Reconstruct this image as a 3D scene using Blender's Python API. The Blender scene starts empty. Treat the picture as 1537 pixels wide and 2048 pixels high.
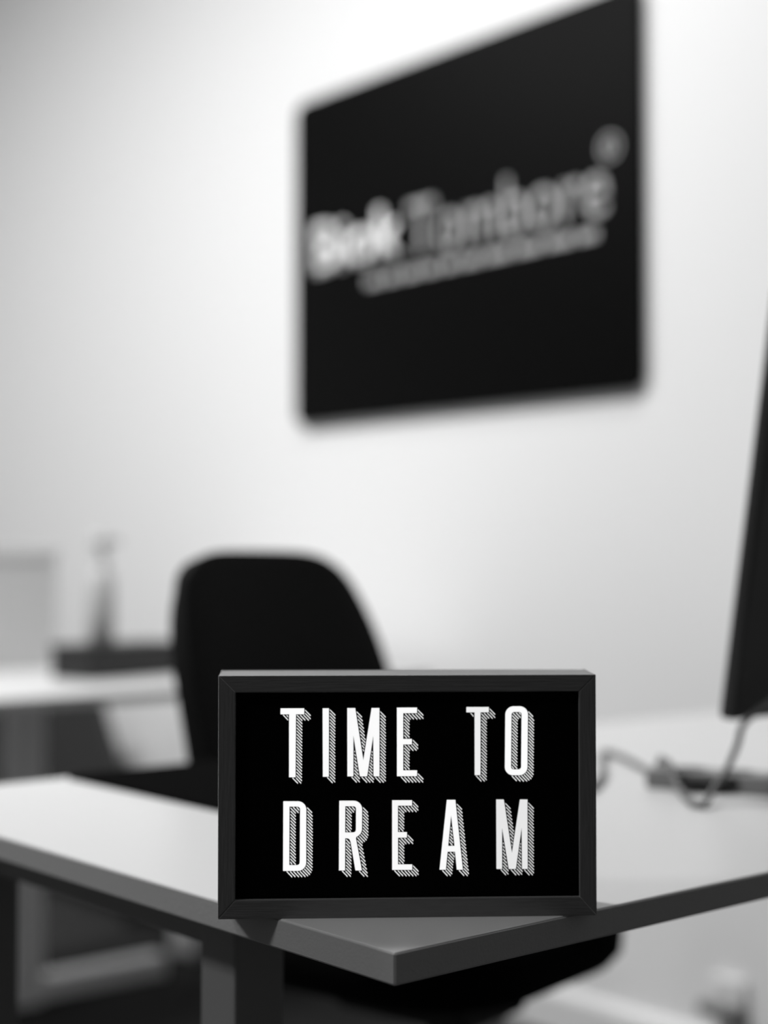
import bpy, bmesh, math, random
from mathutils import Vector, Matrix
random.seed(4)
scene = bpy.context.scene
COL = scene.collection

# ------------------------------------------------------------------ camera
cam = bpy.data.cameras.new('camera')
cam.sensor_fit = 'VERTICAL'
cam.sensor_height = 36.0
cam.sensor_width = 27.0
cam.lens = 3100.0 / 2048.0 * 36.0
cam.clip_start = 0.02
cam.dof.use_dof = True
cam.dof.focus_distance = 1.05
cam.dof.aperture_fstop = 2.2
co = bpy.data.objects.new('camera', cam)
COL.objects.link(co)
co.location = (0.7511, -0.6482, 0.98405)
co.rotation_euler = (math.radians(90) + math.atan(96 / 3100), 0, math.radians(49.6))
scene.camera = co

# ------------------------------------------------------------------ light
w = bpy.data.worlds.new('world')
scene.world = w
w.use_nodes = True
w.node_tree.nodes['Background'].inputs['Color'].default_value = (1, 1, 1, 1)
w.node_tree.nodes['Background'].inputs['Strength'].default_value = 0.05


def area(name, loc, sx, sy, power, rot=(0, 0, 0), spread=180):
    l = bpy.data.lights.new(name, 'AREA')
    l.shape = 'RECTANGLE'
    l.size, l.size_y = sx, sy
    l.energy = power
    l.spread = math.radians(spread)
    o = bpy.data.objects.new(name, l)
    COL.objects.link(o)
    o.location = loc
    o.rotation_euler = rot
    return o


area('overhead_area_light', (-2.15, -0.30, 3.28), 0.5, 0.5, 86)
area('overhead_area_light', (-1.05, 0.85, 3.28), 0.5, 0.5, 18)  # added unseen lamp, brightens the right part of the sign wall
area('overhead_area_light', (-3.7, -0.60, 3.28), 0.6, 0.6, 34)  # added unseen lamp, evens out the falloff towards the left wall
area('overhead_area_light', (-0.9, -2.60, 3.28), 0.6, 0.6, 44)  # added unseen fill for the lightbox front and the desk edges

vs = scene.view_settings
vs.view_transform = 'Standard'
vs.look = 'None'
vs.exposure = 0.13
vs.gamma = 1.0
vs.use_curve_mapping = False


# ------------------------------------------------------------------ materials (all neutral greys: the photograph is black and white)
def mat(name, v, rough=0.5, spec=0.5, grain=None, bump=0.0, scale=40.0, stretch=(1, 1, 1), vary=0.0, emit=0.0, coat=0.0, trans=0.0, metal=0.0):
    m = bpy.data.materials.new(name)
    m.use_nodes = True
    nt = m.node_tree
    b = nt.nodes['Principled BSDF']
    b.inputs['Base Color'].default_value = (v, v, v, 1)
    b.inputs['Roughness'].default_value = rough
    b.inputs['Specular IOR Level'].default_value = spec
    b.inputs['Coat Weight'].default_value = coat
    b.inputs['Transmission Weight'].default_value = trans
    b.inputs['Metallic'].default_value = metal
    if bump or vary:
        tc = nt.nodes.new('ShaderNodeTexCoord')
        mp = nt.nodes.new('ShaderNodeMapping')
        mp.inputs['Scale'].default_value = stretch
        nz = nt.nodes.new('ShaderNodeTexNoise')
        nz.inputs['Scale'].default_value = scale
        nz.inputs['Detail'].default_value = 5
        nt.links.new(tc.outputs['Object'], mp.inputs['Vector'])
        nt.links.new(mp.outputs['Vector'], nz.inputs['Vector'])
        if bump:
            bp = nt.nodes.new('ShaderNodeBump')
            bp.inputs['Strength'].default_value = bump
            bp.inputs['Distance'].default_value = 0.002
            nt.links.new(nz.outputs['Fac'], bp.inputs['Height'])
            nt.links.new(bp.outputs['Normal'], b.inputs['Normal'])
        if vary:
            mr = nt.nodes.new('ShaderNodeMapRange')
            mr.inputs['To Min'].default_value = v * (1 - vary)
            mr.inputs['To Max'].default_value = v * (1 + vary)
            nt.links.new(nz.outputs['Fac'], mr.inputs['Value'])
            nt.links.new(mr.outputs['Result'], b.inputs['Base Color'])
    if emit:
        b.inputs['Emission Color'].default_value = (1, 1, 1, 1)
        b.inputs['Emission Strength'].default_value = emit
    return m


M = dict(
    wall=mat('wall_paint', 0.80, 0.85, 0.2, bump=0.08, scale=160, vary=0.01),
    ceil=mat('ceiling_paint', 0.75, 0.9, 0.2, bump=0.05, scale=120),
    floor=mat('dark_carpet', 0.035, 0.95, 0.1, bump=0.6, scale=400, vary=0.25),
    skirt=mat('skirting_paint', 0.82, 0.5),
    desk=mat('white_laminate', 0.57, 0.38, 0.5, bump=0.03, scale=300),
    edge=mat('desk_edge_band', 0.38, 0.6, 0.2, bump=0.12, scale=500, vary=0.04),
    leg=mat('grey_steel', 0.26, 0.5, 0.3),
    pale=mat('pale_steel', 0.88, 0.45, 0.4),
    wood=mat('black_stained_wood', 0.095, 0.42, 0.6, bump=0.25, scale=30, stretch=(1.5, 22, 22), vary=0.35),
    woodv=mat('black_stained_wood_upright', 0.095, 0.42, 0.6, bump=0.25, scale=30, stretch=(22, 22, 1.5), vary=0.35),
    panel=mat('black_film', 0.001, 0.6, 0.05),
    chair=mat('black_upholstery', 0.005, 0.85, 0.1, bump=0.5, scale=600),
    plastic=mat('black_plastic', 0.015, 0.45, 0.4),
    mon=mat('dark_monitor_shell', 0.02, 0.5, 0.3),
    screen=mat('screen_glass', 0.006, 0.1, 0.5),
    sign=mat('black_acrylic', 0.002, 0.4, 0.05),
    letter_b=mat('bright_lettering', 0.9, 0.6),
    letter_g=mat('grey_lettering', 0.42, 0.6),
    mat=mat('black_desk_mat', 0.005, 0.9, 0.0, bump=0.2, scale=500),
    cable=mat('grey_cable', 0.12, 0.5),
    dgrey=mat('dark_grey_shell', 0.03, 0.55),
    mgrey=mat('mid_grey_shell', 0.22, 0.5),
    dark_fill=mat('dark_fill_matt', 0.045, 0.9, 0.1, bump=0.4, scale=500),  # dark tone of the added panel below the far desk
    pgrey=mat('pale_grey_card', 0.55, 0.8, 0.2, bump=0.05, scale=90),
    white=mat('white_plastic', 0.8, 0.4),
    bottle=mat('pale_plastic', 0.45, 0.35, 0.4),
    liquid=mat('grey_label_print', 0.36, 0.6),
    chrome=mat('brushed_metal', 0.6, 0.35, metal=1.0),
)


def backlit(name):
    m = bpy.data.materials.new(name)
    m.use_nodes = True
    nt = m.node_tree
    b = nt.nodes['Principled BSDF']
    b.inputs['Base Color'].default_value = (0.2, 0.2, 0.2, 1)
    b.inputs['Roughness'].default_value = 0.6
    oi = nt.nodes.new('ShaderNodeObjectInfo')
    b.inputs['Emission Strength'].default_value = 1.0
    nt.links.new(oi.outputs['Color'], b.inputs['Emission Color'])
    return m


for k in ('wood', 'woodv'):          # dusty sheen and a rough coat that lighten the stain at grazing view
    bs = M[k].node_tree.nodes['Principled BSDF']
    bs.inputs['Sheen Weight'].default_value = 1.0
    bs.inputs['Sheen Roughness'].default_value = 0.35
    bs.inputs['Coat Weight'].default_value = 0.8
    bs.inputs['Coat Roughness'].default_value = 0.45

M['lit'] = backlit('backlit_letter_film')


# ------------------------------------------------------------------ mesh helpers
def link(name, me, m, parent=None, smooth=False):
    o = bpy.data.objects.new(name, me)
    COL.objects.link(o)
    if m:
        me.materials.append(m)
    if parent:
        o.parent = parent
    if smooth:
        for p in me.polygons:
            p.use_smooth = True
    return o


def bm_obj(name, bm, m, parent=None, smooth=False):
    bmesh.ops.recalc_face_normals(bm, faces=bm.faces)
    me = bpy.data.meshes.new(name)
    bm.to_mesh(me)
    bm.free()
    return link(name, me, m, parent, smooth)


def box_bm(x0, x1, y0, y1, z0, z1, bev=0.0, seg=2, bm=None):
    own = bm is None
    b = bmesh.new()
    bmesh.ops.create_cube(b, size=1.0)
    for v in b.verts:
        v.co = Vector((x0 + (v.co.x + .5) * (x1 - x0), y0 + (v.co.y + .5) * (y1 - y0), z0 + (v.co.z + .5) * (z1 - z0)))
    if bev:
        bmesh.ops.bevel(b, geom=b.edges[:], offset=bev, segments=seg, profile=.6, affect='EDGES')
    if own:
        return b
    me = bpy.data.meshes.new('tmp')
    b.to_mesh(me)
    b.free()
    bm.from_mesh(me)
    bpy.data.meshes.remove(me)
    return bm


def box(name, x0, x1, y0, y1, z0, z1, m, parent=None, bev=0.0, seg=2):
    return bm_obj(name, box_bm(x0, x1, y0, y1, z0, z1, bev, seg), m, parent)


def prism_bm(poly, a0, a1, axis='z', holes=None):
    """extrude a 2D outline; axis 'z': poly is (x,y), axis 'y': poly is (x,z), axis 'x': poly is (y,z)"""
    def P(p, a):
        return {'z': (p[0], p[1], a), 'y': (p[0], a, p[1]), 'x': (a, p[0], p[1])}[axis]
    bm = bmesh.new()
    loops = [poly] + (holes or [])
    for a in (a0, a1):
        edges = []
        for lp in loops:
            vv = [bm.verts.new(P(p, a)) for p in lp]
            for i in range(len(vv)):
                edges.append(bm.edges.new((vv[i], vv[(i + 1) % len(vv)])))
        bmesh.ops.triangle_fill(bm, edges=edges, use_beauty=True, use_dissolve=False)
    bm.verts.ensure_lookup_table()
    n = sum(len(l) for l in loops)
    off = 0
    for lp in loops:
        k = len(lp)
        for i in range(k):
            j = (i + 1) % k
            bm.faces.new((bm.verts[off + i], bm.verts[off + j], bm.verts[n + off + j], bm.verts[n + off + i]))
        off += k
    return bm


def tube_bm(pts, rad, seg=10, bm=None, caps=True):
    bm = bm or bmesh.new()
    pts = [Vector(p) for p in pts]
    rads = rad if isinstance(rad, (list, tuple)) else [rad] * len(pts)
    rings = []
    t0 = (pts[1] - pts[0]).normalized()
    nrm = t0.orthogonal().normalized()
    for i, p in enumerate(pts):
        t = (pts[min(i + 1, len(pts) - 1)] - pts[max(i - 1, 0)]).normalized()
        nrm = (nrm - t * nrm.dot(t)).normalized()
        bi = t.cross(nrm)
        rings.append([bm.verts.new(p + (nrm * math.cos(2 * math.pi * k / seg) + bi * math.sin(2 * math.pi * k / seg)) * rads[i]) for k in range(seg)])
    for a, b in zip(rings, rings[1:]):
        for k in range(seg):
            bm.faces.new((a[k], a[(k + 1) % seg], b[(k + 1) % seg], b[k]))
    if caps:
        bm.faces.new(rings[0][::-1])
        bm.faces.new(rings[-1])
    return bm


def lathe_bm(prof, seg=32, bm=None):
    """prof: list of (r,z)"""
    bm = bm or bmesh.new()
    rings = []
    for r, z in prof:
        rings.append([bm.verts.new((max(r, 1e-5) * math.cos(2 * math.pi * k / seg), max(r, 1e-5) * math.sin(2 * math.pi * k / seg), z)) for k in range(seg)])
    for a, b in zip(rings, rings[1:]):
        for k in range(seg):
            bm.faces.new((a[k], a[(k + 1) % seg], b[(k + 1) % seg], b[k]))
    bm.faces.new(rings[0][::-1])
    bm.faces.new(rings[-1])
    return bm


def smooth_path(pts, n=8):
    pts = [Vector(p) for p in pts]
    out = []
    for i in range(len(pts) - 1):
        p0, p1, p2, p3 = pts[max(i - 1, 0)], pts[i], pts[i + 1], pts[min(i + 2, len(pts) - 1)]
        for k in range(n):
            t = k / n
            out.append(.5 * ((2 * p1) + (p2 - p0) * t + (2 * p0 - 5 * p1 + 4 * p2 - p3) * t * t + (3 * p1 - p0 - 3 * p2 + p3) * t ** 3))
    out.append(pts[-1])
    return out


def rrect(x0, x1, y0, y1, r, n=8):
    out = []
    rr = r if isinstance(r, (list, tuple)) else [r] * 4      # lower-left, lower-right, upper-right, upper-left
    for (cx, cy, a0, q) in ((x0, y0, 180, rr[0]), (x1, y0, 270, rr[1]), (x1, y1, 0, rr[2]), (x0, y1, 90, rr[3])):
        if q <= 0:
            out.append((cx, cy))
            continue
        ox = cx + (q if cx == x0 else -q)
        oy = cy + (q if cy == y0 else -q)
        for k in range(n + 1):
            a = math.radians(a0 + 90 * k / n)
            out.append((ox + q * math.cos(a), oy + q * math.sin(a)))
    return out


def empty(name, loc=(0, 0, 0), rz=0.0):
    o = bpy.data.objects.new(name, None)
    o.empty_display_size = 0.05
    COL.objects.link(o)
    o.location = loc
    o.rotation_euler = (0, 0, rz)
    return o


def tag(o, label, cat, group=None, kind=None):
    o['label'] = label
    if cat:
        o['category'] = cat
    if group:
        o['group'] = group
    if kind:
        o['kind'] = kind
    return o


def struct(o, label=None):
    o['kind'] = 'structure'
    if label:
        o['label'] = label
    return o


# ------------------------------------------------------------------ the room.  +Y is towards the sign wall, -X runs along it away from the camera
WY = 1.75
XL, XR, YF, ZC = -5.6, 1.5, -3.4, 3.30
struct(box('wall_back', XL, XR, WY, WY + .1, 0, ZC, M['wall']), 'white painted wall carrying the black sign')
struct(box('wall_left', XL - .1, XL, YF, WY + .1, 0, ZC, M['wall']), 'white end wall of the office')
struct(box('floor', XL, XR, YF, WY, -.1, 0, M['floor']), 'dark carpet floor under the desks')
struct(box('ceiling', XL - .1, XR, YF, WY + .1, ZC, ZC + .1, M['ceil']), 'white office ceiling')
bb = bm_obj('baseboard_back', prism_bm([(WY, 0), (WY - .018, 0), (WY - .018, .075), (WY - .012, .088), (WY, .092)], XL, XR, 'x'), M['skirt'])
struct(bb, 'white skirting board along the sign wall')

# ------------------------------------------------------------------ near desk
DZ, TH, DU, DV = 0.735, 0.0213, 0.845, 1.70


def desk(name, loc, u0, u1, v0, v1, legs, legmat, label, foot=None):
    """top spans x from -u1 to -u0 and y from v0 to v1"""
    t = empty(name, loc)
    core = .0012
    top = box('desktop', -u1, -u0, v0, v1, DZ - TH, DZ, M['desk'], t, bev=.0012)
    # edge bands: thin strips glued on the four sides
    e = .0008
    for nm, bx in (('edge_band', (-u1, -u0, v0 - e, v0 + e, DZ - TH + .001, DZ - .001)),
                   ('edge_band', (-u0 - e, -u0 + e, v0, v1, DZ - TH + .001, DZ - .001)),
                   ('edge_band', (-u1 - e, -u1 + e, v0, v1, DZ - TH + .001, DZ - .001)),
                   ('edge_band', (-u1, -u0, v1 - e, v1 + e, DZ - TH + .001, DZ - .001))):
        box(nm, *bx, M['edge'], top, bev=.0004, seg=1)
    for (u, v, wd) in legs:
        box('leg', -u - wd, -u, v, v + wd, 0, DZ - TH, legmat, t, bev=.003)
    return t


d = desk('office_desk', (0, 0, 0), 0, DU, 0, DV, [(.248, .05, .048), (.05, 1.58, .048), (.74, 1.58, .048), (.248 + .45, .05, .048)], M['leg'], '')
tag(d, 'white office desk with its corner pointing at the camera under the lightbox', 'desk')
for v in (.06, 1.59):
    box('frame_rail', -.74, -.29, v, v + .03, DZ - TH - .04, DZ - TH, M['leg'], d, bev=.002)

# ------------------------------------------------------------------ lightbox
P1, P2 = Vector((-.148, -.0345)), Vector((.0143, .1749))
BW, BH, BD = (P2 - P1).length, .1685, .050
mid = (P1 + P2) / 2
ang = math.atan2(P2.y - P1.y, P2.x - P1.x)
lb = empty('cinema_lightbox', (mid.x, mid.y, DZ), ang)      # local x to the right, y to the back, front face at y=0
tag(lb, 'black wooden lightbox with glowing letters reading TIME TO DREAM', 'lightbox')
FR = .0118
hw = BW / 2


def rail(name, poly, m, label=None):
    bm = prism_bm(poly, 0, BD, 'y')
    bmesh.ops.remove_doubles(bm, verts=bm.verts, dist=1e-6)
    es = [e for e in bm.edges if len(e.link_faces) == 2 and e.calc_face_angle(0) > .5]
    bmesh.ops.bevel(bm, geom=es, offset=.0006, segments=2, profile=.6, affect='EDGES')
    return bm_obj(name, bm, m, lb)


rail('frame_rail', [(-hw, BH), (hw, BH), (hw - FR, BH - FR), (-hw + FR, BH - FR)], M['wood'])
rail('frame_rail', [(-hw, 0), (hw, 0), (hw - FR, FR + .0012), (-hw + FR, FR + .0012)], M['wood'])
rail('frame_rail', [(-hw, 0), (-hw, BH), (-hw + FR, BH - FR), (-hw + FR, FR + .0012)], M['woodv'])
rail('frame_rail', [(hw, 0), (hw, BH), (hw - FR, BH - FR), (hw - FR, FR + .0012)], M['woodv'])
box('front_panel', -hw + FR - .001, hw - FR + .001, .004, .006, FR, BH - FR + .001, M['panel'], lb)['label'] = 'matt black front film'
box('back_panel', -hw + FR - .001, hw - FR + .001, BD - .008, BD - .004, FR, BH - FR + .001, M['plastic'], lb)
box('cable_socket', -.010, .002, BD - .006, BD + .001, .054, .064, M['plastic'], lb)

# letters, outlines in lettering units (one unit = about a third of a millimetre), origin at the upper left of the box
LU, RU, TU, BU = 435.0, 1188.0, 1349.0, 1838.0


def loc2(p):
    x, y = p
    t = (y - TU) / (BU - TU)
    l = LU + t
    r_ = RU + 7 * t
    s = (x - l) / (r_ - l)
    top = TU - 1 * s
    bot = BU - 8 * s
    return ((s - .5) * BW, BH * (1 - (y - top) / (bot - top)))


def arc(cx, cy, r, a0, a1, n=8, ry=None):
    ry = ry or r
    return [(cx + r * math.cos(math.radians(a0 + (a1 - a0) * k / n)), cy + ry * math.sin(math.radians(a0 + (a1 - a0) * k / n))) for k in range(n + 1)]


def oround(x0, x1, y0, y1, r):
    return arc(x0 + r, y0 + r, r, 180, 270) + arc(x1 - r, y0 + r, r, 270, 360) + arc(x1 - r, y1 - r, r, 0, 90) + arc(x0 + r, y1 - r, r, 90, 180)


def M_(dx, dy, k):
    return [(690.8, 1415.7), (706.7, 1415.7), (723.7, 1521), (739.4, 1415.7), (755, 1415.7), (756.1, 1553.1), (744.4, 1553.1),
            (743.2, 1470), (731.5, 1553.1), (716.9, 1553.1), (703.4, 1470), (704, 1553.1), (692, 1553.1)]


GL = [
    ('T', .90, [(557.9, 1416.1), (605.1, 1416.1), (605.1, 1427.9), (588.6, 1427.9), (588.7, 1554.8), (575.7, 1554.8), (575, 1427.9), (557.9, 1427.9)], []),
    ('I', .86, [(641.7, 1416.1), (654.3, 1416.1), (655, 1553.8), (643.1, 1553.8)], []),
    ('M', .86, M_(0, 0, 0), []),
    ('E', .88, [(790.1, 1414.9), (830.3, 1414.9), (830.3, 1426), (802.7, 1426), (803, 1478.1), (820.5, 1478.1), (820.5, 1489), (803.2, 1489),
                (803.6, 1541.4), (831.4, 1541.4), (831.4, 1552.9), (791.3, 1552.9)], []),
    ('T', .76, [(929.4, 1414), (974.5, 1414), (974.5, 1424.6), (957.9, 1424.6), (958.9, 1551), (947.3, 1551), (946, 1424.6), (929.4, 1424.6)], []),
    ('O', .88, oround(1007.9, 1053.4, 1412.7, 1551.2, 16.5), [oround(1020.2, 1040.8, 1424, 1539.7, 5.5)]),
    ('D', .90, [(564.6, 1603.3)] + arc(593.5, 1620.3, 17, 270, 360) + arc(594, 1725.9, 17, 0, 90) + [(564.9, 1742.9)],
     [[(576.9, 1613.8)] + arc(592.6, 1619.3, 5.5, 270, 360) + arc(592.6, 1726.1, 5.5, 0, 90) + [(577.2, 1731.6)]]),
    ('R', .86, [(676.2, 1602.4)] + arc(704.9, 1619.4, 17, 270, 360) + arc(704.9, 1658.5, 17, 0, 68) + [(709.8, 1676.9), (722.4, 1742), (709.4, 1742), (699.2, 1684), (697.2, 1679.8), (694, 1677.6),
                (688.4, 1677.4), (688.6, 1742), (676.4, 1742)],
     [[(688.2, 1613.2)] + arc(704.3, 1618.7, 5.5, 270, 360) + arc(704.3, 1660.6, 5.5, 0, 90) + [(688.3, 1666.1)]]),
    ('E', .84, [(781.9, 1601.5), (821.8, 1601.5), (821.8, 1612.1), (793.6, 1612.1), (794, 1665.5), (812, 1665.5), (812, 1676.3), (794.2, 1676.3),
                (794.6, 1730.3), (823.1, 1730.3), (823.1, 1740.9), (783, 1740.9)], []),
    ('A', .86, [(891.7, 1600.8), (908.7, 1600.8), (925, 1740.6), (912.9, 1740.6), (909, 1704.5), (894, 1704.5), (890.8, 1740.6), (878.2, 1740.6)],
     [[(900.5, 1631), (908, 1693.2), (895, 1693.2)]]),
    ('M', .70, [(991, 1600.1), (1006.3, 1600.1), (1023.8, 1707.6), (1038.9, 1600.1), (1054, 1600.1), (1055.8, 1739.2), (1044.4, 1739.2), (1043, 1654.5),
                (1031.8, 1739.2), (1017.6, 1739.2), (1003.2, 1655.6), (1004.2, 1739.2), (992.8, 1739.2)], []),
]


def inside(p, loops):
    c = False
    x, y = p
    for lp in loops:
        j = len(lp) - 1
        for i in range(len(lp)):
            xi, yi = lp[i]
            xj, yj = lp[j]
            if (yi > y) != (yj > y) and x < (xj - xi) * (y - yi) / (yj - yi) + xi:
                c = not c
            j = i
    return c


def pdist(p, loops):
    best = 1e9
    x, y = p
    for lp in loops:
        j = len(lp) - 1
        for i in range(len(lp)):
            ax, ay = lp[j]
            bx_, by_ = lp[i]
            dx, dy = bx_ - ax, by_ - ay
            q = dx * dx + dy * dy
            t = 0 if q == 0 else max(0, min(1, ((x - ax) * dx + (y - ay) * dy) / q))
            best = min(best, (x - ax - t * dx) ** 2 + (y - ay - t * dy) ** 2)
            j = i
    return math.sqrt(best)


def hatch(loops, L=13.0, slope=.945, gap=1.7, period=6.38, wid=1.22):
    xs = [p[0] for p in loops[0]]
    ys = [p[1] for p in loops[0]]
    x0, x1, y0, y1 = min(xs), max(xs) + L, min(ys), max(ys) + L
    quads = []
    k = math.floor((y0 - slope * (x1 - x0)) / period)
    st = .5
    while k * period < y1:
        c = k * period + 2.2            # the line y = c + slope (x - x0)
        k += 1
        run = None
        since = 1e9
        x = x0 - 1
        while x < x1 + 1:
            y = c + slope * (x - x0)
            on = False
            if y0 - 1 < y < y1 + 1:
                if inside((x, y), loops):
                    since = 0
                else:
                    since += st
                    if since <= L and pdist((x, y), loops) > gap:
                        on = True
            if on:
                if run is None:
                    run = x
                last = x
            elif run is not None:
                if last - run > .8:
                    quads.append((run, last, c, x0))
                run = None
            x += st
        if run is not None and last - run > .8:
            quads.append((run, last, c, x0))
    out = []
    for a, b, c, x0_ in quads:
        ya, yb = c + slope * (a - x0_), c + slope * (b - x0_)
        h = wid
        out.append([(a, ya - h), (a + .9, ya - h * .6), (b, yb - h * .7), (b, yb + h), (b - .9, yb + h * .7), (a, ya + h * .5)])
    return out


for ch, em, outer, holes in GL:
    o = bm_obj('letter', prism_bm([loc2(p) for p in outer], .0034, .0041, 'y', [[loc2(p) for p in h] for h in holes]), M['lit'], lb)
    o.color = (em, em, em, 1)
    o['label'] = 'glowing white letter ' + ch
    bm = bmesh.new()
    for q in hatch([outer] + holes):
        fr = [bm.verts.new((loc2(p)[0], .0036, loc2(p)[1])) for p in q]
        bk = [bm.verts.new((loc2(p)[0], .0041, loc2(p)[1])) for p in q]
        bm.faces.new(fr)
        bm.faces.new(bk[::-1])
        for i in range(len(q)):
            j = (i + 1) % len(q)
            bm.faces.new((fr[i], bk[i], bk[j], fr[j]))
    h = bm_obj('hatched_shadow', bm, M['lit'], o)
    h.color = (em * .9, em * .9, em * .9, 1)
    h['label'] = 'diagonal hatching forming the drop shadow of the letter'

# ------------------------------------------------------------------ sign on the wall
SX0, SX1, SZ0, SZ1 = -2.390, -1.255, 1.326, 2.145
sg = empty('wall_sign', (SX0, WY, SZ0))
tag(sg, 'large black panel sign with rounded corners and white logo on the wall', 'sign')
SW, SH = SX1 - SX0, SZ1 - SZ0
bm = prism_bm(rrect(0, SW, 0, SH, .035), -.022, -.004, 'y')
bm_obj('sign_board', bm, M['sign'], sg)
for (x, z) in ((.1, .1), (SW - .1, .1), (.1, SH - .1), (SW - .1, SH - .1)):
    bm_obj('wall_spacer', tube_bm([(x, -.005, z), (x, 0, z)], .015, 16), M['chrome'], sg)


def text(body, x0, x1, z, h, m, off=0.0, name='lettering', label=None, shear=0.0, y=-.0235, spacing=1.0):
    cu = bpy.data.curves.new('text', 'FONT')
    cu.body = body
    cu.size = 1.0
    cu.offset = off
    cu.space_character = spacing
    cu.extrude = .0
    ob = bpy.data.objects.new('text', cu)
    COL.objects.link(ob)
    bpy.context.view_layer.update()
    me = bpy.data.meshes.new_from_object(ob.evaluated_get(bpy.context.evaluated_depsgraph_get()))
    COL.objects.unlink(ob)
    bpy.data.objects.remove(ob)
    bm = bmesh.new()
    bm.from_mesh(me)
    bpy.data.meshes.remove(me)
    ax, bx_ = min(v.co.x for v in bm.verts), max(v.co.x for v in bm.verts)
    for v in bm.verts:
        v.co = Vector((x0 + (v.co.x - ax) / (bx_ - ax) * (x1 - x0), y, z + v.co.y / .73 * h))
    r_ = bmesh.ops.extrude_face_region(bm, geom=bm.faces[:])
    for v in [g for g in r_['geom'] if isinstance(g, bmesh.types.BMVert)]:
        v.co.y += .0018
    o = bm_obj(name, bm, m, sg)
    if label:
        o['label'] = label
    return o


TZ = 1.700 - SZ0
text('Biok', .078, .415, TZ + .004, .125, M['letter_b'], off=.022, label='bold white first half of the logo')
text('Tombore', .436, 1.052, TZ - .010, .135, M['letter_g'], off=.0, label='thin grey second half of the logo')
# tagline row: words too small to read, left as short strokes
x = .285
while x < 1.03:
    wd = random.uniform(.045, .085)
    wd = min(wd, 1.048 - x)
    box('tagline_word', x, x + wd, -.0236, -.0218, 1.642 - SZ0, 1.662 - SZ0, M['letter_g'], sg)
    x += wd + .014
ring = prism_bm(arc(0, 0, .026, 0, 345, 23), -.0236, -.0218, 'y', [arc(0, 0, .020, 0, 345, 23)])
bmesh.ops.translate(ring, verts=ring.verts, vec=(1.058, 0, 1.823 - SZ0))
bm_obj('trademark_ring', ring, M['letter_g'], sg)
text('R', 1.049, 1.068, 1.811 - SZ0, .024, M['letter_g'], label='small registered mark')

# ------------------------------------------------------------------ office chair pushed in at the near desk
FA = math.atan2(.192, .977)
ch = empty('office_chair', (-.712, .685, 0), FA)             # local x: the way the sitter faces
tag(ch, 'black upholstered swivel chair with rounded backrest pushed up to the desk', 'chair')


def shell(name, nu, nv, fn, thick, m, parent):
    bm = bmesh.new()
    g = [[bm.verts.new(fn(i / nu, j / nv)) for j in range(nv + 1)] for i in range(nu + 1)]
    for i in range(nu):
        for j in range(nv):
            bm.faces.new((g[i][j], g[i + 1][j], g[i + 1][j + 1], g[i][j + 1]))
    o = bm_obj(name, bm, m, parent, True)
    md = o.modifiers.new('thickness', 'SOLIDIFY')
    md.thickness = thick
    md.offset = 0
    bv = o.modifiers.new('soft_edge', 'BEVEL')
    bv.width = thick * .4
    bv.segments = 3
    return o


def back_pt(s, t):
    # s 0..1 bottom to top, t 0..1 across; a broad upholstered back with rounded shoulders that leans away towards the top
    a = (t - .5) * 2
    z = .50 + s * (.492 - .045 * abs(a) ** 6)
    half = .21 - .012 * s
    q = max(0, (s - .6) / .4)
    half *= 1 - .16 * q ** 3
    y = half * a
    xx = -.215 - .03 * s - .085 * s * s + .03 * a * a
    return (xx, y, z)


shell('backrest', 24, 20, back_pt, .035, M['chair'], ch)
# seat cushion
prof = []
bm = bmesh.new()
rings = []
for z, k in ((.470, .80), (.476, .93), (.490, .99), (.510, 1.0), (.526, .96), (.534, .86), (.536, .6)):
    rings.append([bm.verts.new((.01 + (p[0]) * k, p[1] * k, z)) for p in rrect(-.235, .190, -.225, .225, [.11, .14, .14, .11], 8)])
n = len(rings[0])
for a, b in zip(rings, rings[1:]):
    for k in range(n):
        bm.faces.new((a[k], a[(k + 1) % n], b[(k + 1) % n], b[k]))
bm.faces.new(rings[0][::-1])
bm.faces.new(rings[-1])
bm_obj('seat', bm, M['chair'], ch, True)
bm_obj('back_bracket', tube_bm(smooth_path([(-.05, 0, .45), (-.2, 0, .44), (-.265, 0, .50), (-.275, 0, .66)]), .02, 10), M['plastic'], ch)
box('tilt_mechanism', -.11, .09, -.07, .07, .415, .464, M['plastic'], ch, bev=.008)
bm_obj('gas_lift', lathe_bm([(.025, .06), (.025, .24), (.017, .245), (.017, .43)], 20), M['chrome'], ch, True)
hub = bm_obj('base_hub', lathe_bm([(.03, .05), (.042, .06), (.042, .105), (.028, .12)], 24), M['plastic'], ch, True)
for k in range(5):
    a = 2 * math.pi * k / 5 + .3
    c, s = math.cos(a), math.sin(a)
    bm_obj('base_leg', tube_bm([(c * .03, s * .03, .095), (c * .15, s * .15, .085), (c * .27, s * .27, .07)], [.022, .018, .013], 10), M['plastic'], ch, True)
    for sd in (-1, 1):
        p = Vector((c * .27 - s * .012 * sd, s * .27 + c * .012 * sd, .027))
        dd = Vector((-s * sd, c * sd, 0)) * .012
        bm_obj('caster_wheel', tube_bm([p - dd * .3, p + dd], .027, 16), M['plastic'], ch)
    bm_obj('caster_stem', tube_bm([(c * .27, s * .27, .03), (c * .27, s * .27, .068)], .006, 8), M['chrome'], ch)

# black mat at the sitter's place
bm = prism_bm(rrect(-.838, -.49, .226, .66, .012), DZ, DZ + .004)
tag(bm_obj('desk_mat', bm, M['mat']), 'thin black desk mat lying on the white desk before the chair', 'desk mat')

# ------------------------------------------------------------------ monitor seen from behind
mn = empty('computer_monitor', (-.2465, .668, DZ))
tag(mn, 'dark computer monitor seen from behind at the right edge of the desk', 'monitor')
tilt = math.radians(9)


def mon_pt(x, y, z):      # x out of the back, z up along the panel
    return (x * math.cos(tilt) + z * math.sin(tilt), y, .083 + z * math.cos(tilt) - x * math.sin(tilt))


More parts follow.
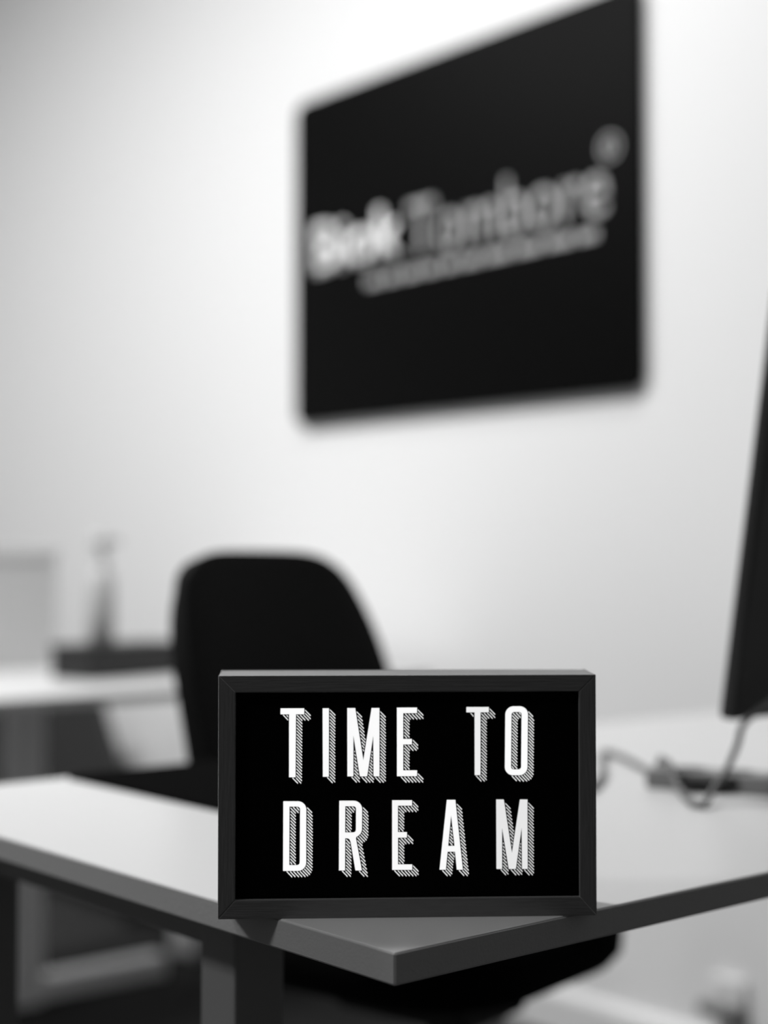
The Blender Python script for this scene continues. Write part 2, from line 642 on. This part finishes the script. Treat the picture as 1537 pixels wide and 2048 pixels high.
def mon_box(name, x0, x1, y0, y1, z0, z1, m, bev=.004, parent=mn):
    b = box_bm(x0, x1, y0, y1, z0, z1, bev, 3)
    for v in b.verts:
        v.co = Vector(mon_pt(*v.co))
    return bm_obj(name, b, m, parent)


shell_o = mon_box('housing', -.012, .006, 0, .61, 0, .47, M['mon'], .006)
mon_box('screen', -.0135, -.012, .01, .60, .06, .46, M['screen'], .0005)
mon_box('back_bulge', .004, .022, .10, .51, .08, .39, M['mon'], .008)
for k in range(5):
    mon_box('vent_slot', .0215, .0225, .2 + k * .045, .235 + k * .045, .33, .336, M['plastic'], 0)
bm_obj('stand_neck', tube_bm([(.052, .305, .012), (.045, .305, .10), (.055, .305, .24)], [.026, .024, .022], 14), M['mon'], mn, True)
box('stand_base', -.09, .11, .21, .40, 0, .010, M['mon'], mn, bev=.004)

# ------------------------------------------------------------------ power strip on the desk
A, B = Vector((-.3606, .6722)), Vector((-.2345, .7211))
pa = math.atan2(B.y - A.y, B.x - A.x)
ps = empty('power_strip', (A.x, A.y, DZ), pa)
tag(ps, 'grey power strip lying on the desk under the monitor cable', 'power strip')
box('strip_body', 0, .30, 0, .045, 0, .021, M['mgrey'], ps, bev=.004)
for k in range(5):
    x = .045 + k * .052
    bm_obj('socket', tube_bm([(x, .0, .010), (x, -.0008, .010)], .0085, 18), M['plastic'], ps)
    bm_obj('socket', tube_bm([(x, .023, .0205), (x, .023, .0218)], .017, 20), M['plastic'], ps)
box('rocker_switch', .27, .29, .012, .032, .0205, .024, M['plastic'], ps, bev=.001)
pl = box('power_plug', .046, .088, -.014, .004, .003, .017, M['plastic'], None, bev=.004)
pl.location = (A.x, A.y, DZ)
pl.rotation_euler = (0, 0, pa)
tag(pl, 'small black plug pushed into the near side of the power strip', 'plug')

# ------------------------------------------------------------------ cable from the monitor, over the strip, to the lightbox
cz = DZ + .0045
pts = [(-.205, .706, .845), (-.2285, .676, .818), (-.236, .671, .793), (-.2405, .660, .770), (-.2400, .634, .748), (-.2290, .607, cz), (-.243, .606, cz), (-.268, .628, cz), (-.300, .655, cz + .004),
       (-.325, .672, DZ + .029), (-.356, .697, DZ + .029), (-.373, .714, DZ + .027), (-.394, .733, DZ + .010), (-.425, .757, cz), (-.502, .812, cz), (-.560, .848, cz), (-.573, .848, cz), (-.553, .818, cz), (-.505, .765, cz), (-.430, .68, cz), (-.36, .57, cz), (-.30, .40, cz), (-.22, .26, cz), (-.165, .165, cz + .004), (-.130, .118, DZ + .045), (-.1135, .1055, DZ + .059)]
cb = bm_obj('power_cable', tube_bm(smooth_path(pts, 8), .0036, 8), M['cable'], None, True)
tag(cb, 'thin grey cable hanging from the monitor and looping across the white desk', 'cable')

# ------------------------------------------------------------------ far desk and what stands on it
fd = desk('office_desk', (0, 0, 0), 1.80, 2.65, .10, 1.66, [(2.38, .955, .07)], M['pale'], '')
tag(fd, 'white desk in the background behind the chair, carrying a pale bottle', 'desk')
box('leg', -2.45, -2.38, .18, .25, 0, DZ - TH, M['pale'], fd, bev=.003)
box('floor_rail', -2.46, -2.40, .14, 1.36, .0, .05, M['pale'], fd, bev=.006)
box('frame_rail', -2.44, -2.39, .2, 1.3, DZ - TH - .05, DZ - TH, M['pale'], fd, bev=.003)

tb = empty('document_tray', (-2.07, .962, DZ), math.atan2(.97, -.2))     # local x runs away along the far desk
tag(tb, 'flat dark box lying on the far desk beneath the pale bottle', 'box')
box('tray_body', 0, .265, 0, .125, 0, .060, M['plastic'], tb, bev=.006)
box('lid', -.002, .267, -.002, .127, .060, .072, M['plastic'], tb, bev=.003)

bt = empty('spray_bottle', (-2.175, 1.045, DZ + .072), .6)
tag(bt, 'pale plastic pump bottle standing on the flat dark box', 'bottle')
bm_obj('bottle_body', lathe_bm([(.026, 0), (.029, .004), (.029, .135), (.026, .146), (.017, .158), (.015, .172)], 28), M['bottle'], bt, True)
bm_obj('label_band', lathe_bm([(.0293, .03), (.0296, .031), (.0296, .11), (.0293, .111)], 28), M['liquid'], bt, True)
bm_obj('collar', lathe_bm([(.016, .168), (.017, .17), (.017, .188), (.012, .192)], 24), M['bottle'], bt, True)
bm_obj('pump_stem', tube_bm([(0, 0, .19), (0, 0, .212)], .006, 12), M['bottle'], bt, True)
pbm = lathe_bm([(.021, .205), (.024, .210), (.023, .228), (.015, .236)], 20)
tube_bm([(0, 0, .222), (.03, 0, .222), (.045, 0, .214)], [.008, .007, .005], 10, pbm)
bm_obj('pump_head', pbm, M['bottle'], bt, True)

gb = empty('file_box', (-2.60, .75, DZ))
tag(gb, 'pale grey upright file box at the left end of the far desk', 'box')
box('box_body', 0, .11, 0, .36, 0, .25, M['pgrey'], gb, bev=.006)
box('lid', -.003, .113, -.003, .363, .25, .275, M['pgrey'], gb, bev=.004)

# added dark panel that fills in the dark area below the far desk
fs = empty('dark_fill_panel', (-3.40, 1.60, 0))
tag(fs, 'added dark panel with a slanting side, filling the dark area below the far desk', 'screen')
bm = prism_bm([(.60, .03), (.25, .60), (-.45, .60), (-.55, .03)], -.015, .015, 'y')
bm_obj('fill_board', bm, M['dark_fill'], fs)
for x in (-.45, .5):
    box('fill_foot', x - .02, x + .02, -.06, .06, 0, .03, M['plastic'], fs, bev=.004)

wb = box('adapter_box', -2.57, -2.47, 1.47, 1.53, 0, .085, M['white'], bev=.02, seg=3)
tag(wb, 'small white rounded box on the carpet beneath the far desk', 'box')

# wall outlet low on the wall
wo = empty('wall_outlet', (-1.06, WY, .165))
tag(wo, 'white wall outlet low on the wall at the lower right', 'outlet')
box('cover_plate', -.036, .036, -.014, 0, -.012, .036, M['white'], wo, bev=.004)
bm_obj('socket_recess', tube_bm([(0, -.0145, .012), (0, -.0138, .012)], .014, 20), M['pgrey'], wo)
pg = empty('wall_plug', (-1.06, WY - .0145, .165))
tag(pg, 'grey plug with hanging cord in the low wall outlet', 'plug')
box('plug_body', -.045, .036, -.034, 0, -.032, -.006, M['mgrey'], pg, bev=.006)
bm_obj('cord', tube_bm(smooth_path([(.018, -.02, -.028), (.018, -.022, -.06), (.02, -.024, -.10), (.022, -.02, -.16)]), .011, 10), M['mgrey'], pg, True)
